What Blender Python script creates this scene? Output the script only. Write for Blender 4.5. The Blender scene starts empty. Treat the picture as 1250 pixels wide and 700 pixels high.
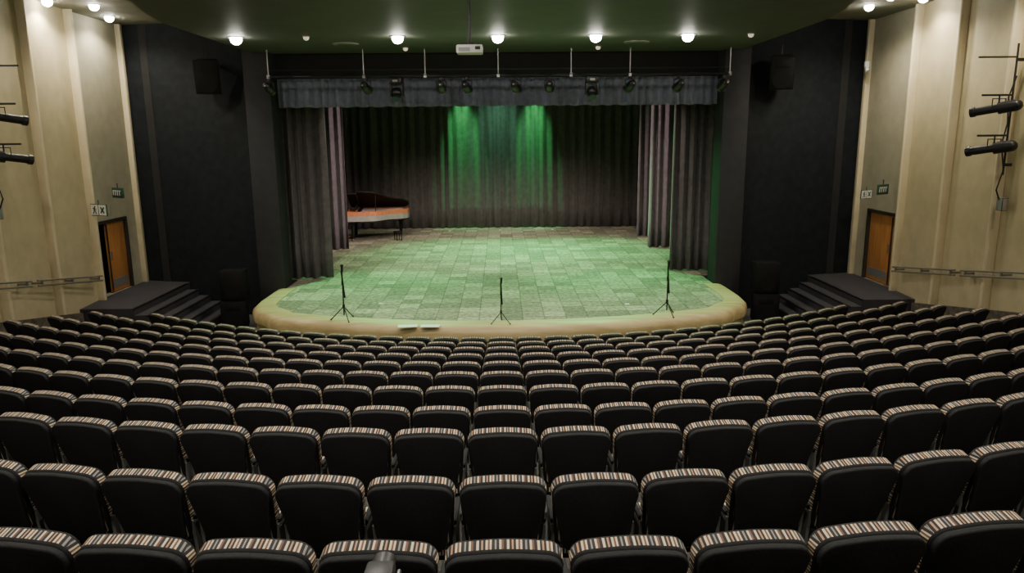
import bpy, bmesh, math, random
from mathutils import Vector, Matrix, Euler
random.seed(4)
S = bpy.context.scene
COL = S.collection

# ------------------------------------------------------------------ materials
def nodes_of(name):
    m = bpy.data.materials.new(name); m.use_nodes = True
    nt = m.node_tree
    return m, nt, nt.nodes["Principled BSDF"]

def mat(name, col, rough=0.6, metal=0.0, noise=0.0, nscale=8.0, bump=0.0, emit=None, estr=0.0, spec=0.5, sheen=0.0):
    m, nt, b = nodes_of(name)
    b.inputs["Base Color"].default_value = (*col, 1)
    b.inputs["Roughness"].default_value = rough
    b.inputs["Metallic"].default_value = metal
    b.inputs["Specular IOR Level"].default_value = spec
    if sheen: b.inputs["Sheen Weight"].default_value = sheen
    tc = nt.nodes.new("ShaderNodeTexCoord")
    if noise > 0 or bump > 0:
        n = nt.nodes.new("ShaderNodeTexNoise"); n.inputs["Scale"].default_value = nscale
        n.inputs["Detail"].default_value = 5
        nt.links.new(tc.outputs["Object"], n.inputs["Vector"])
        if noise > 0:
            r = nt.nodes.new("ShaderNodeValToRGB")
            r.color_ramp.elements[0].position = 0.3; r.color_ramp.elements[1].position = 0.7
            r.color_ramp.elements[0].color = (*[c*(1-noise) for c in col], 1)
            r.color_ramp.elements[1].color = (*[min(1, c*(1+noise)) for c in col], 1)
            nt.links.new(n.outputs["Fac"], r.inputs["Fac"])
            nt.links.new(r.outputs["Color"], b.inputs["Base Color"])
        if bump > 0:
            bp = nt.nodes.new("ShaderNodeBump"); bp.inputs["Strength"].default_value = bump
            bp.inputs["Distance"].default_value = 0.02
            nt.links.new(n.outputs["Fac"], bp.inputs["Height"])
            nt.links.new(bp.outputs["Normal"], b.inputs["Normal"])
    if emit:
        b.inputs["Emission Color"].default_value = (*emit, 1)
        b.inputs["Emission Strength"].default_value = estr
    return m

M = {}
M['shell'] = mat("seat_shell_black", (0.0095, 0.0095, 0.0105), 0.75, noise=0.25, nscale=60, bump=0.1, spec=0.25)
M['frame'] = mat("seat_frame_grey", (0.12, 0.12, 0.11), 0.5)
M['carpet'] = mat("aisle_carpet", (0.08, 0.075, 0.07), 0.95, noise=0.4, nscale=60, bump=0.3)
M['carpet_blue'] = mat("landing_carpet", (0.032, 0.029, 0.034), 0.95, noise=0.3, nscale=70, bump=0.3)
M['black_wall'] = mat("black_painted_wall", (0.0085, 0.0105, 0.0135), 0.8, noise=0.3, nscale=5, bump=0.1, spec=0.2)
M['pillar'] = mat("dark_grey_pillar", (0.024, 0.024, 0.027), 0.75, noise=0.15, nscale=4, spec=0.25)
M['black'] = mat("black_metal", (0.01, 0.01, 0.011), 0.4, noise=0.1, nscale=30)
M['grille'] = mat("speaker_grille", (0.004, 0.004, 0.0045), 0.7, noise=0.5, nscale=150, bump=0.4, spec=.2)
M['canopy'] = mat("ceiling_dark_green", (0.085, 0.092, 0.068), 0.6, noise=0.12, nscale=2)
M['side_ceiling'] = mat("ceiling_side_paint", (0.20, 0.20, 0.155), 0.7, noise=0.1, nscale=2)
M['cream'] = mat("cream_plaster", (0.44, 0.37, 0.225), 0.7, noise=0.08, nscale=3, bump=0.08)
M['cream_light'] = mat("cream_trim_paint", (0.57, 0.49, 0.32), 0.6, noise=0.05, nscale=4)
M['greypanel'] = mat("grey_green_panel", (0.35, 0.32, 0.23), 0.75, noise=0.08, nscale=3, bump=0.05)
M['velvet'] = mat("curtain_velvet", (0.088, 0.068, 0.080), 0.95, noise=0.25, nscale=6, sheen=0.3)
M['backdrop'] = mat("backdrop_velvet", (0.090, 0.072, 0.076), 0.95, noise=0.25, nscale=5, sheen=0.3)
M['valance'] = mat("valance_cloth", (0.13, 0.14, 0.20), 0.9, noise=0.15, nscale=9, sheen=0.3)
M['black_int'] = mat("stagehouse_black", (0.01, 0.01, 0.01), 0.9, noise=0.2, nscale=3)
M['stage_face'] = mat("stage_front_face", (0.05, 0.035, 0.025), 0.6, noise=0.3, nscale=6)
M['white'] = mat("white_plastic", (0.75, 0.75, 0.72), 0.4, noise=0.03, nscale=20)
M['grey'] = mat("grey_metal", (0.35, 0.35, 0.34), 0.4, 0.6, noise=0.08, nscale=20)
M['rail'] = mat("rail_metal", (0.22, 0.20, 0.16), 0.4, 0.3, noise=0.08, nscale=20)
M['lens'] = mat("lens_glass", (0.03, 0.03, 0.05), 0.05, noise=0.05, nscale=10)
M['piano_black'] = mat("piano_lacquer", (0.012, 0.011, 0.011), 0.6, noise=0.1, nscale=10, spec=.2)
M['rim_reflection'] = mat("piano_rim_painted_reflection", (0.36, 0.34, 0.32), 0.3, noise=0.1, nscale=8)  # pale grey paints the stage light reflected on the glossy black rim
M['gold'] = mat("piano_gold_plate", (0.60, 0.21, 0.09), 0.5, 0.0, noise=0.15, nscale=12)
M['keys'] = mat("piano_keys", (0.7, 0.68, 0.6), 0.3, noise=0.03, nscale=30)
M['sign_green'] = mat("sign_green", (0.02, 0.07, 0.045), 0.5, noise=0.05, nscale=20)
M['bulb'] = mat("lamp_glow", (1, 1, 1), 0.5, noise=0.01, emit=(1, 0.96, 0.85), estr=80)
M['bulb_dim'] = mat("lamp_glow_dim", (1, 1, 1), 0.5, noise=0.01, emit=(1, 0.8, 0.5), estr=0.5)
M['dado'] = mat("dado_stone", (0.10, 0.08, 0.06), 0.8, noise=0.5, nscale=9, bump=0.4)

def wood(name, c1, c2, scale=3.0, rough=0.45, axis=2):
    m, nt, b = nodes_of(name)
    tc = nt.nodes.new("ShaderNodeTexCoord"); mp = nt.nodes.new("ShaderNodeMapping")
    sc = [scale*4]*3; sc[axis] = scale*0.4
    mp.inputs["Scale"].default_value = sc
    n = nt.nodes.new("ShaderNodeTexNoise"); n.inputs["Scale"].default_value = 1.5; n.inputs["Detail"].default_value = 6
    r = nt.nodes.new("ShaderNodeValToRGB")
    r.color_ramp.elements[0].position = 0.35; r.color_ramp.elements[1].position = 0.65
    r.color_ramp.elements[0].color = (*c1, 1); r.color_ramp.elements[1].color = (*c2, 1)
    nt.links.new(tc.outputs["Object"], mp.inputs["Vector"]); nt.links.new(mp.outputs["Vector"], n.inputs["Vector"])
    nt.links.new(n.outputs["Fac"], r.inputs["Fac"]); nt.links.new(r.outputs["Color"], b.inputs["Base Color"])
    b.inputs["Roughness"].default_value = rough
    return m
M['nosing'] = wood("nosing_pale_wood", (0.36, 0.26, 0.12), (0.52, 0.40, 0.21), 1.0, 0.5, 0)
M['door'] = wood("door_orange_wood", (0.42, 0.17, 0.05), (0.55, 0.25, 0.08), 2.0, 0.4, 2)
M['doorframe'] = mat("door_frame_dark", (0.03, 0.025, 0.02), 0.5, noise=0.2, nscale=10)

def stripes():
    m, nt, b = nodes_of("striped_upholstery")
    L = nt.links
    tc = nt.nodes.new("ShaderNodeTexCoord"); sp = nt.nodes.new("ShaderNodeSeparateXYZ")
    L.new(tc.outputs["Object"], sp.inputs[0])
    sn = nt.nodes.new("ShaderNodeSeparateXYZ"); L.new(tc.outputs["Normal"], sn.inputs[0])
    ab = nt.nodes.new("ShaderNodeMath"); ab.operation = 'ABSOLUTE'; L.new(sn.outputs["X"], ab.inputs[0])
    gt = nt.nodes.new("ShaderNodeMath"); gt.operation = 'GREATER_THAN'; gt.inputs[1].default_value = .78; L.new(ab.outputs[0], gt.inputs[0])
    mx = nt.nodes.new("ShaderNodeMix"); mx.data_type = 'FLOAT'
    L.new(gt.outputs[0], mx.inputs[0]); L.new(sp.outputs["X"], mx.inputs[2]); L.new(sp.outputs["Z"], mx.inputs[3])
    mul = nt.nodes.new("ShaderNodeMath"); mul.operation = 'MULTIPLY_ADD'
    mul.inputs[1].default_value = 1/0.135; mul.inputs[2].default_value = 20.0
    fr = nt.nodes.new("ShaderNodeMath"); fr.operation = 'FRACT'
    L.new(mx.outputs[0], mul.inputs[0]); L.new(mul.outputs[0], fr.inputs[0])
    r = nt.nodes.new("ShaderNodeValToRGB"); cr = r.color_ramp; cr.interpolation = 'CONSTANT'
    K = (0.02, 0.016, 0.018); C = (0.50, 0.43, 0.30); B = (0.13, 0.06, 0.04); R = (0.36, 0.20, 0.11); G = (0.20, 0.19, 0.18)
    seq = [(0, K), (.10, C), (.18, K), (.26, R), (.32, K), (.40, C), (.47, B), (.54, C), (.60, K), (.70, G), (.76, K), (.85, C), (.92, B)]
    cr.elements[0].position = 0; cr.elements[0].color = (*K, 1)
    cr.elements[1].position = seq[1][0]; cr.elements[1].color = (*seq[1][1], 1)
    for p, c in seq[2:]:
        e = cr.elements.new(p); e.color = (*c, 1)
    L.new(fr.outputs[0], r.inputs["Fac"]); L.new(r.outputs["Color"], b.inputs["Base Color"])
    b.inputs["Roughness"].default_value = 0.9
    return m
M['stripe'] = stripes()

def stage_carpet():
    m, nt, b = nodes_of("stage_patchwork_carpet")
    L = nt.links
    tc = nt.nodes.new("ShaderNodeTexCoord")
    sn = nt.nodes.new("ShaderNodeVectorMath"); sn.operation = 'SNAP'; sn.inputs[1].default_value = (0.5, 0.5, 50)
    L.new(tc.outputs["Object"], sn.inputs[0])
    wn = nt.nodes.new("ShaderNodeTexWhiteNoise"); wn.noise_dimensions = '2D'
    L.new(sn.outputs[0], wn.inputs["Vector"])
    r = nt.nodes.new("ShaderNodeValToRGB"); cr = r.color_ramp; cr.interpolation = 'CONSTANT'
    cr.elements[0].position = 0; cr.elements[0].color = (0.195, 0.18, 0.135, 1)
    cr.elements[1].position = .25; cr.elements[1].color = (0.27, 0.25, 0.185, 1)
    for p, c in ((.5, (0.32, 0.295, 0.215)), (.75, (0.235, 0.22, 0.165)), (.9, (0.39, 0.36, 0.265))):
        e = cr.elements.new(p); e.color = (*c, 1)
    L.new(wn.outputs["Value"], r.inputs["Fac"])
    n = nt.nodes.new("ShaderNodeTexNoise"); n.inputs["Scale"].default_value = 9; n.inputs["Detail"].default_value = 8; n.inputs["Roughness"].default_value = .7
    L.new(tc.outputs["Object"], n.inputs["Vector"])
    r2 = nt.nodes.new("ShaderNodeValToRGB"); r2.color_ramp.elements[0].position = .38; r2.color_ramp.elements[1].position = .62
    r2.color_ramp.elements[0].color = (.45, .45, .45, 1); r2.color_ramp.elements[1].color = (1.25, 1.25, 1.25, 1)
    L.new(n.outputs["Fac"], r2.inputs["Fac"])
    bk = nt.nodes.new("ShaderNodeTexBrick"); bk.offset = 0; bk.inputs["Scale"].default_value = 1.0
    bk.inputs["Brick Width"].default_value = .5; bk.inputs["Row Height"].default_value = .5; bk.inputs["Mortar Size"].default_value = .014
    bk.inputs["Color1"].default_value = (1, 1, 1, 1); bk.inputs["Color2"].default_value = (1, 1, 1, 1); bk.inputs["Mortar"].default_value = (.55, .55, .55, 1)
    L.new(tc.outputs["Object"], bk.inputs["Vector"])
    m1 = nt.nodes.new("ShaderNodeMixRGB"); m1.blend_type = 'MULTIPLY'; m1.inputs[0].default_value = 1
    m2 = nt.nodes.new("ShaderNodeMixRGB"); m2.blend_type = 'MULTIPLY'; m2.inputs[0].default_value = 1
    L.new(r.outputs[0], m1.inputs[1]); L.new(r2.outputs[0], m1.inputs[2]); L.new(m1.outputs[0], m2.inputs[1]); L.new(bk.outputs["Color"], m2.inputs[2])
    L.new(m2.outputs[0], b.inputs["Base Color"]); b.inputs["Roughness"].default_value = .9
    return m
M['stage'] = stage_carpet()

# ------------------------------------------------------------------ mesh builder
class MB:
    def __init__(s):
        s.bm = bmesh.new(); s.mats = []
    def mi(s, k):
        if k not in s.mats: s.mats.append(k)
        return s.mats.index(k)
    def _fin(s, verts, k, mtx=None):
        i = s.mi(k)
        fs = set()
        for v in verts:
            for f in v.link_faces: fs.add(f)
        for f in fs: f.material_index = i
        if mtx is not None: bmesh.ops.transform(s.bm, matrix=mtx, verts=list(verts))
        return list(fs)
    def box(s, c, size, k, rot=(0, 0, 0), bevel=0, seg=2):
        r = bmesh.ops.create_cube(s.bm, size=1.0); vs = r['verts']
        mt = Matrix.Translation(c) @ Euler(rot).to_matrix().to_4x4() @ Matrix.Diagonal((*size, 1))
        fs = s._fin(vs, k, mt)
        if bevel > 0:
            es = list({e for f in fs for e in f.edges})
            bmesh.ops.bevel(s.bm, geom=es, offset=bevel, segments=seg, profile=0.5, affect='EDGES')
    def cyl(s, p0, p1, r0, r1, k, seg=16):
        p0, p1 = Vector(p0), Vector(p1); d = p1-p0
        r = bmesh.ops.create_cone(s.bm, cap_ends=True, segments=seg, radius1=r0, radius2=r1, depth=d.length)
        q = Vector((0, 0, 1)).rotation_difference(d.normalized()).to_matrix().to_4x4()
        s._fin(r['verts'], k, Matrix.Translation((p0+p1)/2) @ q)
    def sph(s, c, r, k, sc=(1, 1, 1)):
        q = bmesh.ops.create_uvsphere(s.bm, u_segments=16, v_segments=10, radius=r)
        s._fin(q['verts'], k, Matrix.Translation(c) @ Matrix.Diagonal((*sc, 1)))
    def tube(s, pts, r, k, seg=8):
        for a, b in zip(pts[:-1], pts[1:]): s.cyl(a, b, r, r, k, seg)
        for p in pts[1:-1]: s.sph(p, r*1.02, k)
    def prism(s, pts, off, k, mtx=None, bevel=0, ksides=None):
        off = Vector(off)
        a = [s.bm.verts.new(p) for p in pts]; b = [s.bm.verts.new(Vector(p)+off) for p in pts]
        n = len(pts)
        fs = [s.bm.faces.new(a[::-1]), s.bm.faces.new(b)]
        sd = [s.bm.faces.new((a[i], a[(i+1) % n], b[(i+1) % n], b[i])) for i in range(n)]
        for f in fs: f.material_index = s.mi(k)
        for f in sd: f.material_index = s.mi(ksides or k)
        if mtx is not None: bmesh.ops.transform(s.bm, matrix=mtx, verts=a+b)
        if bevel > 0:
            es = list({e for f in fs for e in f.edges})
            bmesh.ops.bevel(s.bm, geom=es, offset=bevel, segments=3, profile=0.5, affect='EDGES')
    def grid(s, rows, k):
        vs = [[s.bm.verts.new(p) for p in r] for r in rows]
        for a, b in zip(vs[:-1], vs[1:]):
            for i in range(len(a)-1):
                f = s.bm.faces.new((a[i], a[i+1], b[i+1], b[i])); f.material_index = s.mi(k)
    def mesh(s, name, smooth=True, recalc=True):
        if recalc: bmesh.ops.recalc_face_normals(s.bm, faces=s.bm.faces)
        me = bpy.data.meshes.new(name); s.bm.to_mesh(me); s.bm.free()
        for k in s.mats: me.materials.append(M[k])
        if smooth:
            me.polygons.foreach_set('use_smooth', [True]*len(me.polygons))
            me.set_sharp_from_angle(angle=math.radians(35))
        return me
    def obj(s, name, loc=(0, 0, 0), rot=(0, 0, 0), scale=1.0, smooth=True, recalc=True):
        return inst(name, s.mesh(name, smooth, recalc), loc, rot, scale)

def inst(name, me, loc=(0, 0, 0), rot=(0, 0, 0), scale=1.0):
    o = bpy.data.objects.new(name, me); COL.objects.link(o)
    o.location = loc; o.rotation_euler = rot; o.scale = (scale,)*3 if not isinstance(scale, tuple) else scale
    return o

# ------------------------------------------------------------------ layout constants
CY = 28.7
WX = 10.3
ROW_Y = [2.90]+[2.93+1.13*k for k in range(1, 11)]
ROW_T = [2.335, 2.08, 1.92, 1.67, 1.47, 1.26, 1.035, .81, .585, .355, .13]
ROW_R = [15.2, 15.8, 16.8, 17.6, 18.1, 18.3, 18.1, 17.6, 16.8, 15.7, 14.6]
SH = 0.95
FLOOR0 = ROW_T[-1]-SH
LAND = 0.06

# ------------------------------------------------------------------ floor terraces
fb = MB()
NX = 72
xs = [-WX+2*WX*i/NX for i in range(NX+1)]
def edge(y0, R, x): return y0+R-math.sqrt(R*R-x*x)
levels = [(None, None, 2.45), (ROW_Y[0]-1.4, 15.2, 1.6)] + [(ROW_Y[k]-.16, ROW_R[k]+.16, ROW_T[k]-SH) for k in range(11)]
prof = []
for i, (y, R, z) in enumerate(levels):
    if i > 0: prof.append((y, R, levels[i-1][2]))
    prof.append((y, R, z))
rows = []
for y, R, z in prof:
    if R is None: rows.append([(x, -3.2, z) for x in xs])
    else: rows.append([(x, edge(y, R, x), z) for x in xs])
rows.append([(x, 21.4, FLOOR0) for x in xs])
fb.grid(rows, 'carpet')
fb.obj("floor", smooth=False)

# ------------------------------------------------------------------ seats
def seat_mesh():
    b = MB()
    def outline(w, h, r, taper, n=5):
        pts = []
        wt, wb = w/2, w/2*taper
        for i in range(n+1):
            a = math.pi/2*i/n
            pts.append((wt-r+r*math.cos(a), h-r+r*math.sin(a)))
        for i in range(1, 6):
            t = i/6; x = (wt-r)*(1-2*t); pts.append((x, h+0.012*math.sin(math.pi*t)))
        for i in range(n+1):
            a = math.pi/2+math.pi/2*i/n
            pts.append((-(wt-r)+r*math.cos(a), h-r+r*math.sin(a)))
        r2 = r*1.5
        for i in range(n+1):
            a = math.pi+math.pi/2*i/n
            pts.append((-(wb-r2)+r2*math.cos(a), r2+r2*math.sin(a)))
        for i in range(n+1):
            a = 1.5*math.pi+math.pi/2*i/n
            pts.append((wb-r2+r2*math.cos(a), r2+r2*math.sin(a)))
        return pts
    lean = math.radians(15)
    base = Matrix.Translation((0, 0.13, 0.40)) @ Euler((lean, 0, 0)).to_matrix().to_4x4()
    o1 = outline(0.52, 0.535, 0.08, 0.80)
    b.prism([(x, 0.0, z) for x, z in o1], (0, 0.035, 0), 'shell', base, bevel=0.010)
    o2 = outline(0.53, 0.54, 0.085, 0.92)
    b.prism([(x, 0.030, z) for x, z in o2], (0, 0.095, 0), 'stripe', base, bevel=0.020)
    b.box((0, 0.37, 0.43), (0.47, 0.46, 0.11), 'stripe', rot=(math.radians(4), 0, 0), bevel=0.035, seg=3)
    b.box((0, 0.36, 0.365), (0.42, 0.40, 0.03), 'shell')
    for sx in (-1, 1):
        x = sx*0.249
        b.prism([(x-.011, 0.13, 0), (x-.011, 0.42, 0), (x-.011, 0.36, 0.08), (x-.011, 0.40, 0.58), (x-.011, 0.13, 0.60), (x-.011, 0.20, 0.08)], (0.022, 0, 0), 'frame')
        b.box((x, 0.31, 0.615), (0.032, 0.32, 0.03), 'shell', bevel=0.008)
    b.cyl((-0.25, 0.2, 0.36), (0.25, 0.2, 0.36), 0.02, 0.02, 'frame', 10)
    return b.mesh("auditorium_seat")
SM = seat_mesh()
for k, (ry, rt, R) in enumerate(zip(ROW_Y, ROW_T, ROW_R)):
    da = 0.562/R
    n = int(math.asin(min(1, 9.25/R))/da)
    for i in range(-n, n+1):
        a = i*da
        x, y = R*math.sin(a), ry+R-R*math.cos(a)
        if abs(x) > 9.3 or y > 16.6: continue
        inst("auditorium_seat", SM, (x, y, rt-SH), (0, 0, a), 1.0)

# ------------------------------------------------------------------ side walls
ribs = [18.6, 16.8, 15.0, 13.2, 11.4, 9.6, 7.8, 6.0, 4.2, 2.4, 0.6, -1.2, -3.0]
DY0, DY1, DZ = 18.75, 20.45, 2.02
TOP = 7.25
def side_wall(sgn, name):
    def bx(x0, x1, y0, y1, z0, z1, k, tag):
        b = MB()
        b.box((sgn*(x0+x1)/2, (y0+y1)/2, (z0+z1)/2), (abs(x1-x0), y1-y0, z1-z0), k); b.obj(name+tag, smooth=False)
    b = MB(); X = lambda v: sgn*v
    for y1, y0 in zip(ribs[:-1], ribs[1:]):
        b.prism([(X(WX-.02), y1, -1), (X(WX-.16), y0, -1), (X(WX+.25), y0, -1), (X(WX+.25), y1, -1)], (0, 0, TOP+1), 'cream')
    b.obj(name, smooth=False)
    bx(WX, WX+.25, 18.6, DY0, -0.9, TOP, 'greypanel', "_jamb_near"); bx(WX, WX+.25, DY1, 21.3, -0.9, TOP, 'greypanel', "_jamb_far")
    bx(WX, WX+.25, DY0, DY1, DZ, TOP, 'greypanel', "_over_door"); bx(WX, WX+.25, DY0, DY1, -0.9, LAND-.002, 'greypanel', "_under_door")
side_wall(-1, "wall_left"); side_wall(1, "wall_right")
for sgn, tag in ((-1, 'left'), (1, 'right')):
    b = MB()
    for y in ribs:
        b.box((sgn*(WX-.10), y, 3.1), (0.22, 0.10, 8.2), 'cream_light', bevel=0.035, seg=3)
    b.box((sgn*(WX-.06), 21.05, 3.55), (0.16, 0.14, 7.3), 'cream_light', bevel=0.02)
    b.obj("trim_"+("1" if sgn < 0 else "2"))
    b = MB()
    pts = [(sgn*(WX-.235), 17.45, -0.85), (sgn*(WX-.235), 17.45, 0.0), (sgn*(WX-.235), 3.0, 2.5), (sgn*(WX-.235), 3.0, 1.2), (sgn*(WX-.235), 14, -0.6)]
    b.prism(pts, (sgn*.05, 0, 0), 'dado'); b.obj("baseboard_"+tag, smooth=False)

def door_set(sgn, tag, leaf0, leaf1):
    b = MB()
    b.box((sgn*(WX+.95), (DY0+DY1)/2, LAND-.05), (1.5, DY1-DY0+.3, .1), 'carpet_blue')
    b.box((sgn*(WX+1.6), (DY0+DY1)/2, 1), (.1, DY1-DY0+.3, 2.4), 'doorframe')
    b.box((sgn*(WX+.95), DY0-.1, 1), (1.39, .1, 2.4), 'doorframe'); b.box((sgn*(WX+.95), DY1+.1, 1), (1.39, .1, 2.4), 'doorframe')
    b.box((sgn*(WX+.95), (DY0+DY1)/2, 2.15), (1.39, DY1-DY0+.1, .1), 'doorframe')
    b.box((sgn*(WX+.65), DY0+.11, (LAND+.02+DZ-.09)/2), (.78, .05, DZ-.09-LAND-.02), 'door', bevel=.006)
    b.obj("wall_"+tag+"_vestibule", smooth=False)
    b = MB()
    for y in (DY0+.045, DY1-.045): b.box((sgn*(WX+.08), y, (DZ+LAND)/2), (.22, .08, DZ-LAND-.01), 'doorframe')
    b.box((sgn*(WX+.08), (DY0+DY1)/2, DZ-.045), (.22, DY1-DY0-.17, .08), 'doorframe')
    yc = (leaf0+leaf1)/2; w = leaf1-leaf0
    b.box((sgn*(WX+.07), yc, (LAND+.02+DZ-.09)/2), (.05, w, DZ-.09-LAND-.02), 'door', bevel=.006)
    b.box((sgn*(WX+.04), leaf0+.03, 1.0), (.03, .035, 1.8), 'doorframe')
    b.box((sgn*(WX+.03), leaf0+.12, 1.05), (.04, .03, .22), 'grey', bevel=.006)
    b.box((sgn*(WX+.038), yc, .3), (.012, w*.8, .22), 'grey')
    b.obj("door_"+("1" if sgn < 0 else "2"))
door_set(-1, 'left', 19.42, 20.36)
door_set(1, 'right', 19.15, 20.36)

def sign(name, w, h, marks, k):
    b = MB(); b.box((0, 0, 0), (w, .04, h), k, bevel=.006)
    for (mx, kind) in marks:
        y = -.026
        if kind in ('man', 'arrow'):
            b.box((mx, -.0215, 0), (h*.88, .004, h*.88), 'white')
        if kind == 'man':
            b.cyl((mx+.03, y, h*.26), (mx+.03, y-.004, h*.26), h*.08, h*.08, 'sign_green')
            b.box((mx, y, .02), (h*.16, .004, h*.28), 'sign_green', rot=(0, .25, 0))
            b.box((mx-.04, y, -h*.22), (h*.1, .004, h*.3), 'sign_green', rot=(0, .7, 0))
            b.box((mx+.05, y, -h*.2), (h*.1, .004, h*.3), 'sign_green', rot=(0, -.4, 0))
            b.box((mx+.01, y, h*.08), (h*.46, .004, h*.08), 'sign_green', rot=(0, .3, 0))
        elif kind == 'arrow':
            b.box((mx, y, .0), (h*.14, .004, h*.65), 'sign_green', rot=(0, .7, 0))
            b.box((mx, y, -.0), (h*.14, .004, h*.65), 'sign_green', rot=(0, -.7, 0))
        elif kind == 'l':
            b.box((mx, -.0235, 0), (.03, .005, h*.5), 'white')
            b.box((mx+.03, -.0235, h*.2), (.06, .005, .03), 'white')
    b.cyl((0, 0, h/2), (0, 0, h/2+.12), .012, .012, 'black', 8)
    return b.mesh(name)
e1 = sign("exit_sign", .66, .34, [(-.165, 'man'), (.165, 'arrow')], 'sign_green')
e2 = sign("door_name_sign", .52, .26, [(-.19, 'l'), (-.09, 'l'), (.01, 'l'), (.11, 'l')], 'sign_green')
inst("exit_sign", e1, (-9.9, 18.4, 2.38), (0, 0, math.radians(-25)), .85)
inst("door_name_sign", e2, (-9.95, 19.5, 2.72), (0, 0, math.radians(-35)))
inst("exit_sign", e1, (9.95, 19.95, 2.45), (0, 0, math.radians(30)), .7)
inst("door_name_sign", e2, (9.90, 19.0, 2.65), (0, 0, math.radians(35)))

for sgn in (-1, 1):
    b = MB(); xr = sgn*(WX-.33)
    for (ya, za, yb, zb) in ((18.3, .74, 15.75, 1.12), (15.55, 1.15, 13.0, 1.55)):
        for dz in (0, -.11):
            b.cyl((xr, ya, za+dz), (xr, yb, zb+dz), .022, .022, 'rail', 10)
        for t in (.06, .5, .94):
            y = ya+(yb-ya)*t; z = za+(zb-za)*t
            b.box((xr+sgn*.1, y, z-.06), (.24, .03, .05), 'rail'); b.box((xr, y, z-.055), (.03, .05, .15), 'rail')
    b.obj("wall_handrail")

# ------------------------------------------------------------------ back wall, proscenium walls, stage house
b = MB(); b.box((0, -3.3, 4), (21.1, .2, 10), 'cream'); b.obj("wall_back", smooth=False)
for sgn, tag in ((-1, 'left'), (1, 'right')):
    b = MB()
    b.prism([(sgn*(WX+.25), 21.25, -1), (sgn*6.6, 20.35, -1), (sgn*6.6, 20.75, -1), (sgn*(WX+.25), 21.6, -1)], (0, 0, 8.6), 'black_wall')
    b.obj("wall_proscenium_"+tag, smooth=False)
    b = MB()
    b.box((sgn*6.29, 20.38, 2.9), (.68, .78, 7.8), 'pillar', bevel=.012)
    b.obj("wall_pillar_"+tag)
b = MB(); b.box((0, 20.75, 6.45), (11.95, .12, 2.2), 'black_int'); b.obj("wall_proscenium_header", smooth=False)
b = MB(); b.box((-9.6, 27.6, 3.6), (.2, 13.2, 9), 'black_int'); b.obj("wall_stage_left", smooth=False)
b = MB(); b.box((9.6, 27.6, 3.6), (.2, 13.2, 9), 'black_int'); b.obj("wall_stage_right", smooth=False)
b = MB(); b.box((0, 34.3, 3.6), (19.4, .2, 9), 'black_int'); b.obj("wall_stage_back", smooth=False)
b = MB(); b.box((0, 27.4, 8.2), (19.4, 13.9, .2), 'black_int'); b.obj("ceiling_stage", smooth=False)

# ------------------------------------------------------------------ ceilings
b = MB()
out = [(-6.4, 20.4), (-6.4, 15.0), (-6.2, 13.8), (-5.9, 12.7), (-5.8, 10), (-5.8, -3.2), (5.8, -3.2), (5.8, 10), (5.9, 12.7), (6.2, 13.8), (6.4, 15.0), (6.4, 20.4)]
b.prism([(x, y, 6.26) for x, y in out], (0, 0, .9), 'canopy')
b.obj("ceiling_canopy", smooth=False)
b = MB()
b.box((0, 9.1, 7.18), (2*WX+.5, 25.0, .12), 'side_ceiling'); b.obj("ceiling", smooth=False)

# ------------------------------------------------------------------ stage floor + apron nosing
path = [(-5.65, 19.98), (-5.66, 19.2), (-5.66, 18.5), (-5.62, 18.05), (-5.48, 17.72), (-5.25, 17.5)]
arcp = []
for i in range(-20, 21):
    x = 4.95*i/20; arcp.append((x, CY-math.sqrt(12.6**2-x*x)))
path = path+arcp+[(-x, y) for x, y in path[::-1]]
b = MB()
b.prism([(-9.5, 34.2, 0), *[(-9.5, 21.3, 0), (-5.93, 21.3, 0), (-5.93, 20.0, 0)], *[(x, y, 0) for x, y in path], (5.93, 20.0, 0), (5.93, 21.3, 0), (9.5, 21.3, 0), (9.5, 34.2, 0)], (0, 0, -.8), 'stage', ksides='stage_face')
b.obj("stage_floor", smooth=False)
b = MB()
prf = [(0, .0), (0, .02), (.36, .02), (.46, .0), (.54, -.07), (.57, -.17), (.56, -.30), (.50, -.34), (.48, -.36), (.48, -.78)]
rows = []
n = len(path)
for i, (x, y) in enumerate(path):
    a = path[max(0, i-1)]; c = path[min(n-1, i+1)]
    t = Vector((c[0]-a[0], c[1]-a[1])).normalized(); nr = Vector((t.y, -t.x))
    rows.append([(x+nr.x*o, y+nr.y*o, z) for o, z in prf])
b.grid(rows, 'nosing')
b.obj("trim_stage_nosing")

for sgn, tag in ((-1, 'left'), (1, 'right')):
    b = MB()
    b.box((sgn*(8.9+WX)/2, 19.4, (LAND+FLOOR0)/2), (WX-8.9-.01, 3.7, LAND-FLOOR0), 'carpet_blue')
    for i in range(1, 5):
        zt = LAND-.17*i
        b.box((sgn*(8.9-.32*i+.16), 19.1, (zt+FLOOR0)/2), (.32, 3.1, zt-FLOOR0), 'carpet_blue')
    for i in range(0, 5):
        zt = LAND-.17*i
        b.box((sgn*(8.9-.32*i+.02), 19.1, zt-.015), (.045, 3.1, .036), 'black')
    b.obj("floor_landing_"+tag, smooth=False)

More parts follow.
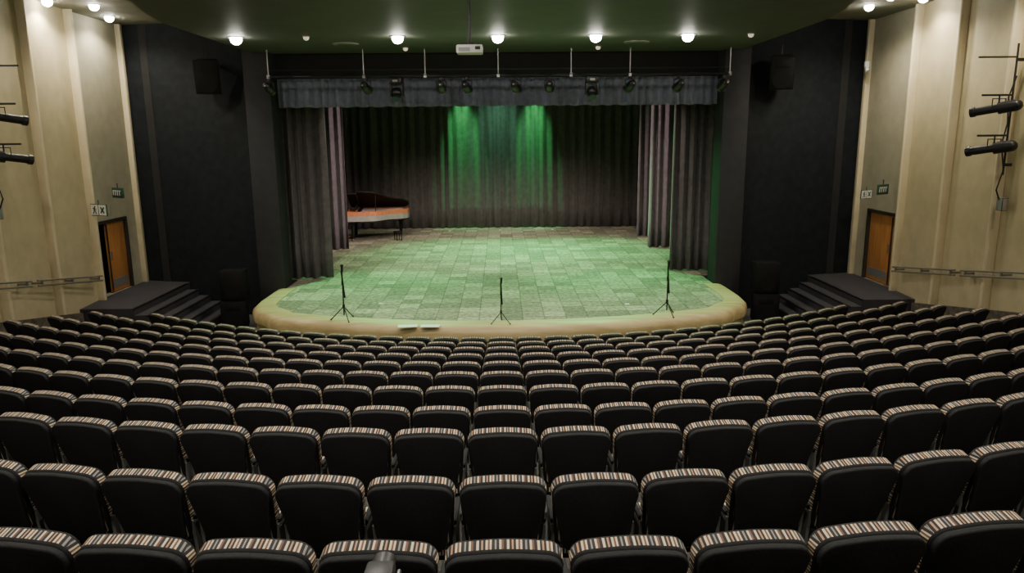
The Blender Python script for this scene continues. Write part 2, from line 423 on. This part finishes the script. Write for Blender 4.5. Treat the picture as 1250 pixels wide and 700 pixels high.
# ------------------------------------------------------------------ curtains
def curtain(name, x0, x1, y, z0, z1, k, amp=.09, wl=.32, seed=0, yaw=0, flare=.25):
    rnd = random.Random(seed); b = MB()
    W = x1-x0; nx = max(24, int(W/wl*12)); nz = 8
    ph = [rnd.uniform(0, 6.28) for _ in range(4)]
    rows = []
    for j in range(nz+1):
        t = j/nz; z = z0+(z1-z0)*t; row = []
        A = amp*(1-flare*t)
        for i in range(nx+1):
            x = W*(i/nx-.5)
            u = x/wl*6.283+.9*math.sin(x/wl*1.3+ph[0])+.5*math.sin(x*1.7+ph[1])+.15*math.sin(t*4+x*2)
            s = math.sin(u); d = A*(s*abs(s)**.25*.75+.35*math.sin(u*.5+ph[2])*math.sin(x*.8+ph[3]))
            row.append((x, d, z+(0.012*math.sin(u*.5) if j == 0 else 0)))
        rows.append(row)
    b.grid(rows, k)
    o = b.obj(name, ((x0+x1)/2, y, 0), (0, 0, yaw))
    md = o.modifiers.new("thick", 'SOLIDIFY'); md.thickness = .012
    return o
curtain("backdrop_curtain", -8.6, 8.6, 33.3, .02, 7.6, 'backdrop', .17, .42, 1)
curtain("stage_leg_curtain", -6.9, -4.95, 21.5, .02, 7.2, 'velvet', .13, .30, 2, math.radians(4))
curtain("stage_leg_curtain", -7.6, -5.62, 27.1, .02, 7.2, 'velvet', .15, .28, 3, math.radians(8))
curtain("stage_leg_curtain", 5.15, 7.1, 22.1, .02, 7.2, 'velvet', .13, .30, 4, math.radians(-4))
curtain("stage_leg_curtain", 5.45, 7.4, 26.8, .02, 7.2, 'velvet', .15, .28, 5, math.radians(-8))
curtain("stage_leg_curtain", 5.6, 7.6, 29.9, .02, 7.2, 'velvet', .15, .28, 6, math.radians(-8))
curtain("proscenium_valance", -5.9, 5.9, 20.45, 4.88, 5.62, 'valance', .06, .22, 7, 0, .1)

# ------------------------------------------------------------------ lighting bar and fixtures
b = MB()
BZ, BY = 5.60, 19.4
b.cyl((-5.85, BY, BZ), (5.95, BY, BZ), .028, .028, 'black', 12)
b.cyl((-5.85, BY+.02, BZ+.16), (5.95, BY+.02, BZ+.16), .015, .015, 'black', 8)
for x in (-5.8, -3.4, -1.85, 0, 1.85, 3.35, 5.9):
    b.cyl((x, BY, BZ), (x, BY, 6.25), .014, .014, 'grey', 8)
    b.box((x, BY, BZ), (.07, .07, .09), 'grey')
cab = []
for i in range(60):
    x = -5.8+11.7*i/59; cab.append((x, BY-.04, BZ+.04-.06*abs(math.sin(x*1.9))))
b.tube(cab, .012, 'black', 6)
b.obj("lighting_bar")

def par_mesh():
    b = MB()
    b.box((0, 0, -.055), (.06, .05, .05), 'black')
    b.tube([(-.11, 0, -.28), (-.12, 0, -.12), (0, 0, -.08), (.12, 0, -.12), (.11, 0, -.28)], .012, 'black')
    b.cyl((0, -.13, -.20), (0, .06, -.28), .085, .10, 'black', 20)
    b.cyl((0, .06, -.28), (0, .12, -.305), .11, .11, 'black', 20)
    b.cyl((0, .121, -.306), (0, .128, -.309), .09, .09, 'lens', 20)
    b.sph((0, -.14, -.197), .083, 'black', (1, .6, 1))
    b.box((0, -.17, -.2), (.05, .05, .04), 'grey', bevel=.008)
    return b.mesh("par_can_light")
def mover_mesh():
    b = MB()
    b.box((0, 0, -.11), (.30, .26, .14), 'black', bevel=.02)
    b.box((0, 0, -.20), (.28, .12, .05), 'black', bevel=.01)
    for s in (-1, 1): b.box((s*.14, 0, -.33), (.045, .13, .28), 'black', bevel=.015)
    b.sph((0, 0, -.39), .12, 'black', (1, 1.1, 1.1))
    b.cyl((0, 0, -.39), (0, -.10, -.53), .10, .11, 'black', 20)
    b.cyl((0, -.10, -.53), (0, -.106, -.538), .09, .09, 'lens', 20)
    b.box((0, -.132, -.11), (.12, .006, .05), 'grey')
    return b.mesh("moving_head_light")
PM, MM = par_mesh(), mover_mesh()
for x in (-5.8, -3.35, -1.45, -.8, .45, 1.3, 3.35, 4.6, 5.75): inst("par_can_light", PM, (x, BY, BZ-.015), (0, 0, random.uniform(-.4, .4)), 1.1)
for x in (-2.58, 2.38): inst("moving_head_light", MM, (x, BY, BZ-.01), (0, 0, random.uniform(-.3, .3)), 1.05)

for yb, xsb in ((32.3, (-1.9, -1.25, 1.25, 1.9)), (24.5, (-4, -2, 0, 2, 4)), (28.6, (-4, -1.5, 1.5, 4))):
    b = MB(); b.cyl((-6, yb, 7.3), (6, yb, 7.3), .028, .028, 'black', 12)
    for x in (-5, 0, 5): b.cyl((x, yb, 7.3), (x, yb, 8.08), .01, .01, 'black', 8)
    b.obj("stage_lighting_bar")
    for x in xsb: inst("par_can_light", PM, (x, yb, 7.28), (0, 0, 0))

# ------------------------------------------------------------------ projector
b = MB()
b.box((0, 0, 0), (.42, .34, .13), 'white', bevel=.025)
b.cyl((.10, .165, .0), (.10, .19, .0), .045, .045, 'lens', 20)
b.box((-.08, -.172, -.01), (.18, .006, .06), 'grey'); b.box((.13, -.172, .01), (.08, .006, .05), 'black')
b.box((0, 0, .08), (.16, .16, .03), 'black')
b.cyl((0, 0, .09), (0, 0, .80), .024, .024, 'black', 12)
b.box((0, 0, .795), (.18, .18, .02), 'black')
b.obj("ceiling_projector", (-.45, 12.3, 5.45))

# ------------------------------------------------------------------ loudspeakers
def speaker(name, w, h, d):
    b = MB()
    b.prism([(-w/2, 0, 0), (-w/2*.72, d, 0), (w/2*.72, d, 0), (w/2, 0, 0)], (0, 0, h), 'grille', bevel=.008)
    b.box((0, -.006, h*.5), (w*.92, .02, h*.92), 'grille', bevel=.006)
    b.cyl((0, -.014, h*.3), (0, -.022, h*.3), w*.36, w*.36, 'grille', 24)
    b.cyl((0, -.020, h*.3), (0, -.026, h*.3), w*.10, w*.10, 'grille', 24)
    b.box((0, -.018, h*.76), (w*.55, .01, h*.2), 'grille', bevel=.004)
    return b
s = speaker("s", .62, .85, .4)
s.box((0, .45, .75), (.05, .4, .05), 'black'); s.cyl((0, .3, .7), (0, .3, 1.1), .012, .012, 'black', 8)
WS = s.mesh("wall_loudspeaker")
inst("wall_loudspeaker", WS, (-7.55, 20.0, 5.22), (math.radians(12), 0, math.radians(12)))
inst("wall_loudspeaker", WS, (7.45, 20.0, 5.22), (math.radians(12), 0, math.radians(-12)))
s = speaker("s", .72, .80, .6)
s.box((0, .28, 1.24), (.66, .56, .84), 'grille', bevel=.015); s.box((0, -.006, 1.24), (.6, .02, .76), 'grille', bevel=.006)
s.cyl((0, -.014, 1.08), (0, -.022, 1.08), .2, .2, 'grille', 24)
FS = s.mesh("floor_loudspeaker_stack")
inst("floor_loudspeaker_stack", FS, (-7.0, 18.9, FLOOR0), (0, 0, math.radians(4)), .92)
inst("floor_loudspeaker_stack", FS, (7.02, 18.9, FLOOR0), (0, 0, math.radians(-4)), .95)

# ------------------------------------------------------------------ microphone stands
def micstand(h):
    b = MB()
    for i in range(3):
        a = i*2.094+.5
        b.cyl((0, 0, .32), (.30*math.cos(a), .30*math.sin(a), .015), .012, .012, 'black', 8)
        b.sph((.30*math.cos(a), .30*math.sin(a), .02), .02, 'black')
    b.cyl((0, 0, .12), (0, 0, h*.75), .016, .014, 'black', 10)
    b.cyl((0, 0, .28), (0, 0, .37), .03, .03, 'black', 12)
    b.cyl((0, 0, h*.68), (0, 0, h*.75), .026, .026, 'black', 12)
    b.cyl((0, 0, h*.7), (0, 0, h), .018, .018, 'black', 10)
    b.cyl((.03, -.02, h*.45), (-.02, -.02, h*.95), .018, .018, 'black', 8)
    b.cyl((0, -.02, h*.93), (0.0, -.02, h*1.04), .022, .03, 'black', 12)
    b.sph((0, -.02, h*1.05), .038, 'black')
    b.sph((.03, -.01, h*.45), .028, 'black')
    return b.mesh("microphone_stand")
MS = micstand(1.2)
for x in (-3.56, 3.80):
    inst("microphone_stand", MS, (x, CY-math.sqrt(12.88**2-x*x), .02), (0, 0, random.uniform(0, 2)))
inst("microphone_stand", MS, (0.0, 15.86, .02), (0, 0, 1), .8)

# ------------------------------------------------------------------ grand piano
def piano():
    b = MB()
    ol = [(0, .76), (0, -.76), (.45, -.76), (.8, -.74), (1.05, -.62), (1.25, -.42), (1.45, -.22), (1.7, -.10), (1.95, 0), (2.12, .18), (2.18, .42), (2.12, .64), (1.98, .76)]
    n = len(ol)
    cx, cy = .95, .15
    ins = [(cx+(x-cx)*.95, cy+(y-cy)*.94) for x, y in ol]
    b.prism([(x, y, .66) for x, y in ol], (0, 0, .04), 'piano_black')
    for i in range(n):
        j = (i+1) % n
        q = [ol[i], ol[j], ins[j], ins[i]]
        b.prism([(x, y, .70) for x, y in q], (0, 0, .19), 'rim_reflection')
        b.prism([(x, y, .89) for x, y in q], (0, 0, .15), 'gold')  # upper rim painted orange, standing in for the lit gold plate inside
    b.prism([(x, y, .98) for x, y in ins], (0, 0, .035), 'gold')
    for i in range(9):
        y = -.5+i*.13; b.cyl((.45, y, 1.025), (1.1+.85*min(1, max(0, (y+.5)/.8)), .1+y*.5, 1.025), .006, .006, 'grey', 6)
    b.box((.42, 0, 1.03), (.12, 1.36, .06), 'piano_black')
    b.box((-.12, 0, .68), (.30, 1.52, .08), 'piano_black', bevel=.01)
    b.box((-.12, 0, .735), (.16, 1.26, .03), 'keys')
    for i in range(36):
        if i % 7 in (2, 6): continue
        b.box((-.085, -.60+i*.0345, .757), (.09, .012, .02), 'piano_black')
    for sy in (-.70, .70): b.box((-.12, sy, .80), (.28, .12, .18), 'piano_black', bevel=.02)
    b.box((.02, 0, .86), (.05, 1.30, .24), 'piano_black', bevel=.01)
    b.box((.28, 0, 1.14), (.02, .7, .22), 'piano_black', rot=(0, .25, 0))
    ang = math.radians(26)
    mt = Matrix.Translation((0, .76, 1.06)) @ Matrix.Rotation(-ang, 4, 'X') @ Matrix.Translation((0, -.76, 0))
    lid = [(x, y, 0) for x, y in ol]
    lid[0] = (.35, .76, 0); lid[1] = (.35, -.78, 0); lid[2] = (.5, -.78, 0)
    b.prism(lid, (0, 0, .03), 'piano_black', mt)
    mt2 = Matrix.Translation((0, .76, 1.085)) @ Matrix.Rotation(-ang+.06, 4, 'X') @ Matrix.Translation((0, -.76, 0))
    b.prism([(.34, .76, 0), (.34, -.76, 0), (.02, -.76, 0), (.02, .76, 0)], (0, 0, .025), 'piano_black', mt2)
    b.cyl((1.0, -.60, 1.02), (1.0, -.42, 1.62), .012, .012, 'piano_black', 8)
    for x, y in ((.18, -.6), (.18, .6), (1.85, .42)):
        b.cyl((x, y, .08), (x, y, .68), .045, .075, 'piano_black', 12)
        b.box((x, y, .62), (.2, .2, .12), 'piano_black', bevel=.02)
        b.cyl((x-.02, y, .04), (x+.02, y, .04), .04, .04, 'grey', 12); b.cyl((x, y, .05), (x, y, .1), .03, .03, 'grey', 10)
    for y in (-.09, .09): b.cyl((.12, y, .12), (.2, y*1.1, .68), .016, .016, 'piano_black', 8)
    b.box((.12, 0, .11), (.1, .3, .06), 'piano_black', bevel=.01)
    for y in (-.07, 0, .07): b.box((.03, y, .09), (.14, .025, .012), 'gold')
    return b
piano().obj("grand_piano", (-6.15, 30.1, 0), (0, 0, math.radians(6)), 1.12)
b = MB()
b.box((0, 0, .47), (.38, .62, .09), 'piano_black', bevel=.025)
b.box((0, 0, .40), (.34, .58, .05), 'piano_black')
for sx in (-.14, .14):
    for sy in (-.25, .25): b.cyl((sx, sy, 0), (sx, sy, .4), .018, .028, 'piano_black', 10)
b.obj("piano_bench", (-4.1, 29.5, 0), (0, 0, .4), .7)

# ------------------------------------------------------------------ wall mounted theatre lights
def wall_rig(sgn):
    b = MB()
    b.cyl((0, 0, 3.3), (0, 0, 5.8), .02, .02, 'black', 10)
    for z in (3.5, 5.5): b.box((sgn*.07, 0, z), (.14, .06, .06), 'black')
    b.cyl((0, 0, 5.55), (-sgn*.75, 0.0, 5.55), .018, .018, 'black', 8)
    for z in (4.62, 3.85):
        b.cyl((0, 0, z+.22), (-sgn*.6, 0, z+.22), .02, .02, 'black', 8)
        b.cyl((-sgn*.25, 0, z+.22), (-sgn*.25, 0, z), .015, .015, 'black', 8)
        p0 = Vector((-sgn*.02, -.18, z+.02)); p1 = Vector((-sgn*.52, .42, z-.10)); d = p1-p0
        b.cyl(p0, p0+d*.38, .11, .12, 'black', 20)
        b.cyl(p0+d*.38, p0+d*.9, .08, .085, 'black', 20)
        b.cyl(p0+d*.9, p1, .10, .10, 'black', 20)
        b.cyl(p1, p1+d*.01, .085, .085, 'lens', 20)
        b.sph(p0, .108, 'black')
        b.box(p0+d*.42, (.05, .3, .03), 'black')
        b.tube([(-sgn*.25-.13, 0, z), (-sgn*.25-.13, 0, z+.15), (-sgn*.25+.13, 0, z+.15), (-sgn*.25+.13, 0, z)], .01, 'black', 6)
    pts = [(sgn*.05, .02, 5.2), (-sgn*.06, .02, 4.8), (-sgn*.03, 0, 4.3), (-sgn*.10, 0, 3.9), (0, 0, 3.4), (-sgn*.08, .02, 3.0), (sgn*.03, .02, 2.75)]
    b.tube(pts, .014, 'black', 6)
    b.box((sgn*.06, 0, 2.72), (.12, .18, .26), 'grey', bevel=.01)
    return b
wall_rig(1).obj("wall_spotlight_rig", (9.98, 14.6, -.05))
wall_rig(-1).obj("wall_spotlight_rig", (-9.98, 14.9, -.05))
b = MB(); b.box((0, 0, 0), (.14, .12, .2), 'white', bevel=.02); b.cyl((0, -.02, -.1), (0, -.1, -.22), .05, .06, 'white', 12); b.cyl((0, 0, .1), (0, 0, .9), .008, .008, 'white', 6)
b.obj("security_camera", (9.98, 20.6, 5.9), scale=.8)

b = MB()
for x, y, r in ((-2.05, 15.68, .1), (-1.55, 15.66, -.05)): b.box((x, y, .028), (.42, .22, .012), 'white', rot=(0, 0, r))
b.obj("paper_sheets")
b = MB()
for x, y in ((0, 32.3), (-2.2, 32.2), (2.3, 32.3), (3.1, 17.6), (-3.0, 18.0)): b.box((x, y, .012), (.1, .1, .02), 'white')
b.obj("stage_spike_marks")

# ------------------------------------------------------------------ camcorder on tripod behind last row
b = MB()
for i in range(3):
    a = i*2.094+.5; b.cyl((0, 0, .62), (.30*math.cos(a), .30*math.sin(a), .0), .014, .010, 'black', 8)
b.cyl((0, 0, .45), (0, 0, .92), .014, .014, 'grey', 10); b.cyl((0, 0, .58), (0, 0, .66), .035, .035, 'black', 12)
b.box((0, 0, .93), (.05, .07, .03), 'black')
b.box((0, .0, .985), (.075, .13, .075), 'black', bevel=.012)
b.cyl((0, .06, .985), (0, .12, .985), .03, .032, 'black', 16); b.cyl((0, .12, .985), (0, .122, .985), .026, .026, 'lens', 16)
b.box((.0, -.06, 1.03), (.05, .05, .02), 'grey', bevel=.005); b.box((.05, -.02, .985), (.01, .09, .055), 'grey', bevel=.003)
b.obj("camcorder_tripod", (-.43, 2.28, 1.6), scale=(1.35, 1.1, 1.03))

# ------------------------------------------------------------------ house lights
def aim(o, tgt):
    d = Vector(tgt)-o.location; o.rotation_euler = d.to_track_quat('-Z', 'Y').to_euler()
def spot(name, loc, tgt, W, col=(1, .93, .82), size=100, blend=.6, rad=.1):
    l = bpy.data.lights.new(name, 'SPOT'); l.energy = W; l.color = col; l.spot_size = math.radians(size); l.spot_blend = blend; l.shadow_soft_size = rad
    o = bpy.data.objects.new(name, l); COL.objects.link(o); o.location = loc; aim(o, tgt); return o
def dl_mesh(name, k):
    b = MB()
    b.cyl((0, 0, -.018), (0, 0, .0), .17, .17, 'grey', 28)
    b.sph((0, 0, -.05), .125, k, (1, 1, .9))
    return b.mesh(name)
DL, DLD = dl_mesh("downlight", 'bulb'), dl_mesh("downlight_dim", 'bulb_dim')
CZ, SZ = 6.26, 7.12
main = [(-5.73, 17.0), (-2.2, 17), (0, 17), (2.16, 17), (4.2, 17)]
rear = [(x, y) for y in (11.0, 6.5, 2.0) for x in (-4, -1.4, 1.4, 4)]
for x, y in main+rear:
    inst("downlight", DL, (x, y, CZ))
    spot("downlight_lamp", (x, y, CZ-.2), (x, y, 0), 230 if y > 16 else 300, (1, .94, .80), size=140, rad=.08)
for x, y in ((-4.2, 17.0), (5.6, 17.0), (-2.3, 19.2), (2.5, 19.2)): inst("downlight", DLD, (x, y, CZ), scale=.5)
side = [(-9.95, 17.4), (-9.24, 18.0), (-9.77, 19.7), (9.0, 18.7), (8.8, 17.3), (9.7, 17.6)]
side += [(s*9.3, y) for s in (-1, 1) for y in (14.0, 10.0, 5.0)]
for x, y in side:
    inst("downlight", DL, (x, y, SZ), scale=.85)
    spot("side_downlight_lamp", (x, y, SZ-.18), (x, y, 0), 205, (1, .91, .72), size=155, rad=.07)
b = MB(); b.cyl((0, 0, -.02), (0, 0, 0), .30, .30, 'side_ceiling', 32); b.cyl((0, 0, -.035), (0, 0, -.02), .2, .22, 'canopy', 32)
V = b.mesh("ceiling_vent")
for x in (-3.6, 3.3): inst("ceiling_vent", V, (x, 18.3, CZ))

# ------------------------------------------------------------------ stage lights
G = (.12, 1.0, .25); Wm = (1, .86, .72); P = (1, .76, .78)
for x in (-4, 0, 4): spot("stage_wash_lamp", (x, 24.5, 7.0), (x*.7, 27.5, 0), 2600 if x < 0 else 1700, Wm, 95, .8, .12)
for x in (-4, -1.5, 1.5, 4): spot("stage_wash_lamp", (x, 28.6, 7.0), (x*.8, 30.0, 0), 1700, (1, .93, .72), 86, .8, .12)
for x in (-3.2, 0, 3.2): spot("stage_green_lamp", (x, 24.5, 7.0), (x*1.15, 19.0, 0), 4300, G, 62, 1, .12)
for x in (-.8, 2.8): spot("stage_green_lamp", (x, 28.6, 7.0), (x, 26.0, 0), 4800, G, 76, 1, .12)
for x in (-1.6, 1.55): spot("backdrop_green_lamp", (x, 32.4, 7.3), (x, 33.3, 3.6), 2300, G, 34, 1, .08)
spot("backdrop_green_lamp", (0, 31.8, 7.15), (0, 33.3, 2.5), 650, (.3, 1, .55), 66, 1, .08)
for s_ in (-1, 1): spot("leg_pink_lamp", (s_*-1.2, 22.6, 6.3), (s_*6.0, 27.5, 3), 2800, P, 42, .8, .1)
for x in (-4, -1.3, 1.3, 4): spot("front_wash_lamp", (x, 21.2, 6.4), (x*.9, 25.5, 0), 600, Wm, 85, .8, .1)

w = bpy.data.worlds.new("World"); S.world = w; w.use_nodes = True
w.node_tree.nodes["Background"].inputs[0].default_value = (.02, .022, .025, 1)
w.node_tree.nodes["Background"].inputs[1].default_value = 0.3

# ------------------------------------------------------------------ camera
c = bpy.data.cameras.new("camera"); c.sensor_width = 36; c.lens = 25.92; c.clip_start = .05
co = bpy.data.objects.new("camera", c); COL.objects.link(co)
co.location = (0, 0, 4.11)
co.rotation_euler = (Euler((math.radians(90-11.62), 0, math.radians(-.891))).to_matrix() @ Matrix.Rotation(math.radians(-.5), 3, 'Z')).to_euler()
S.camera = co
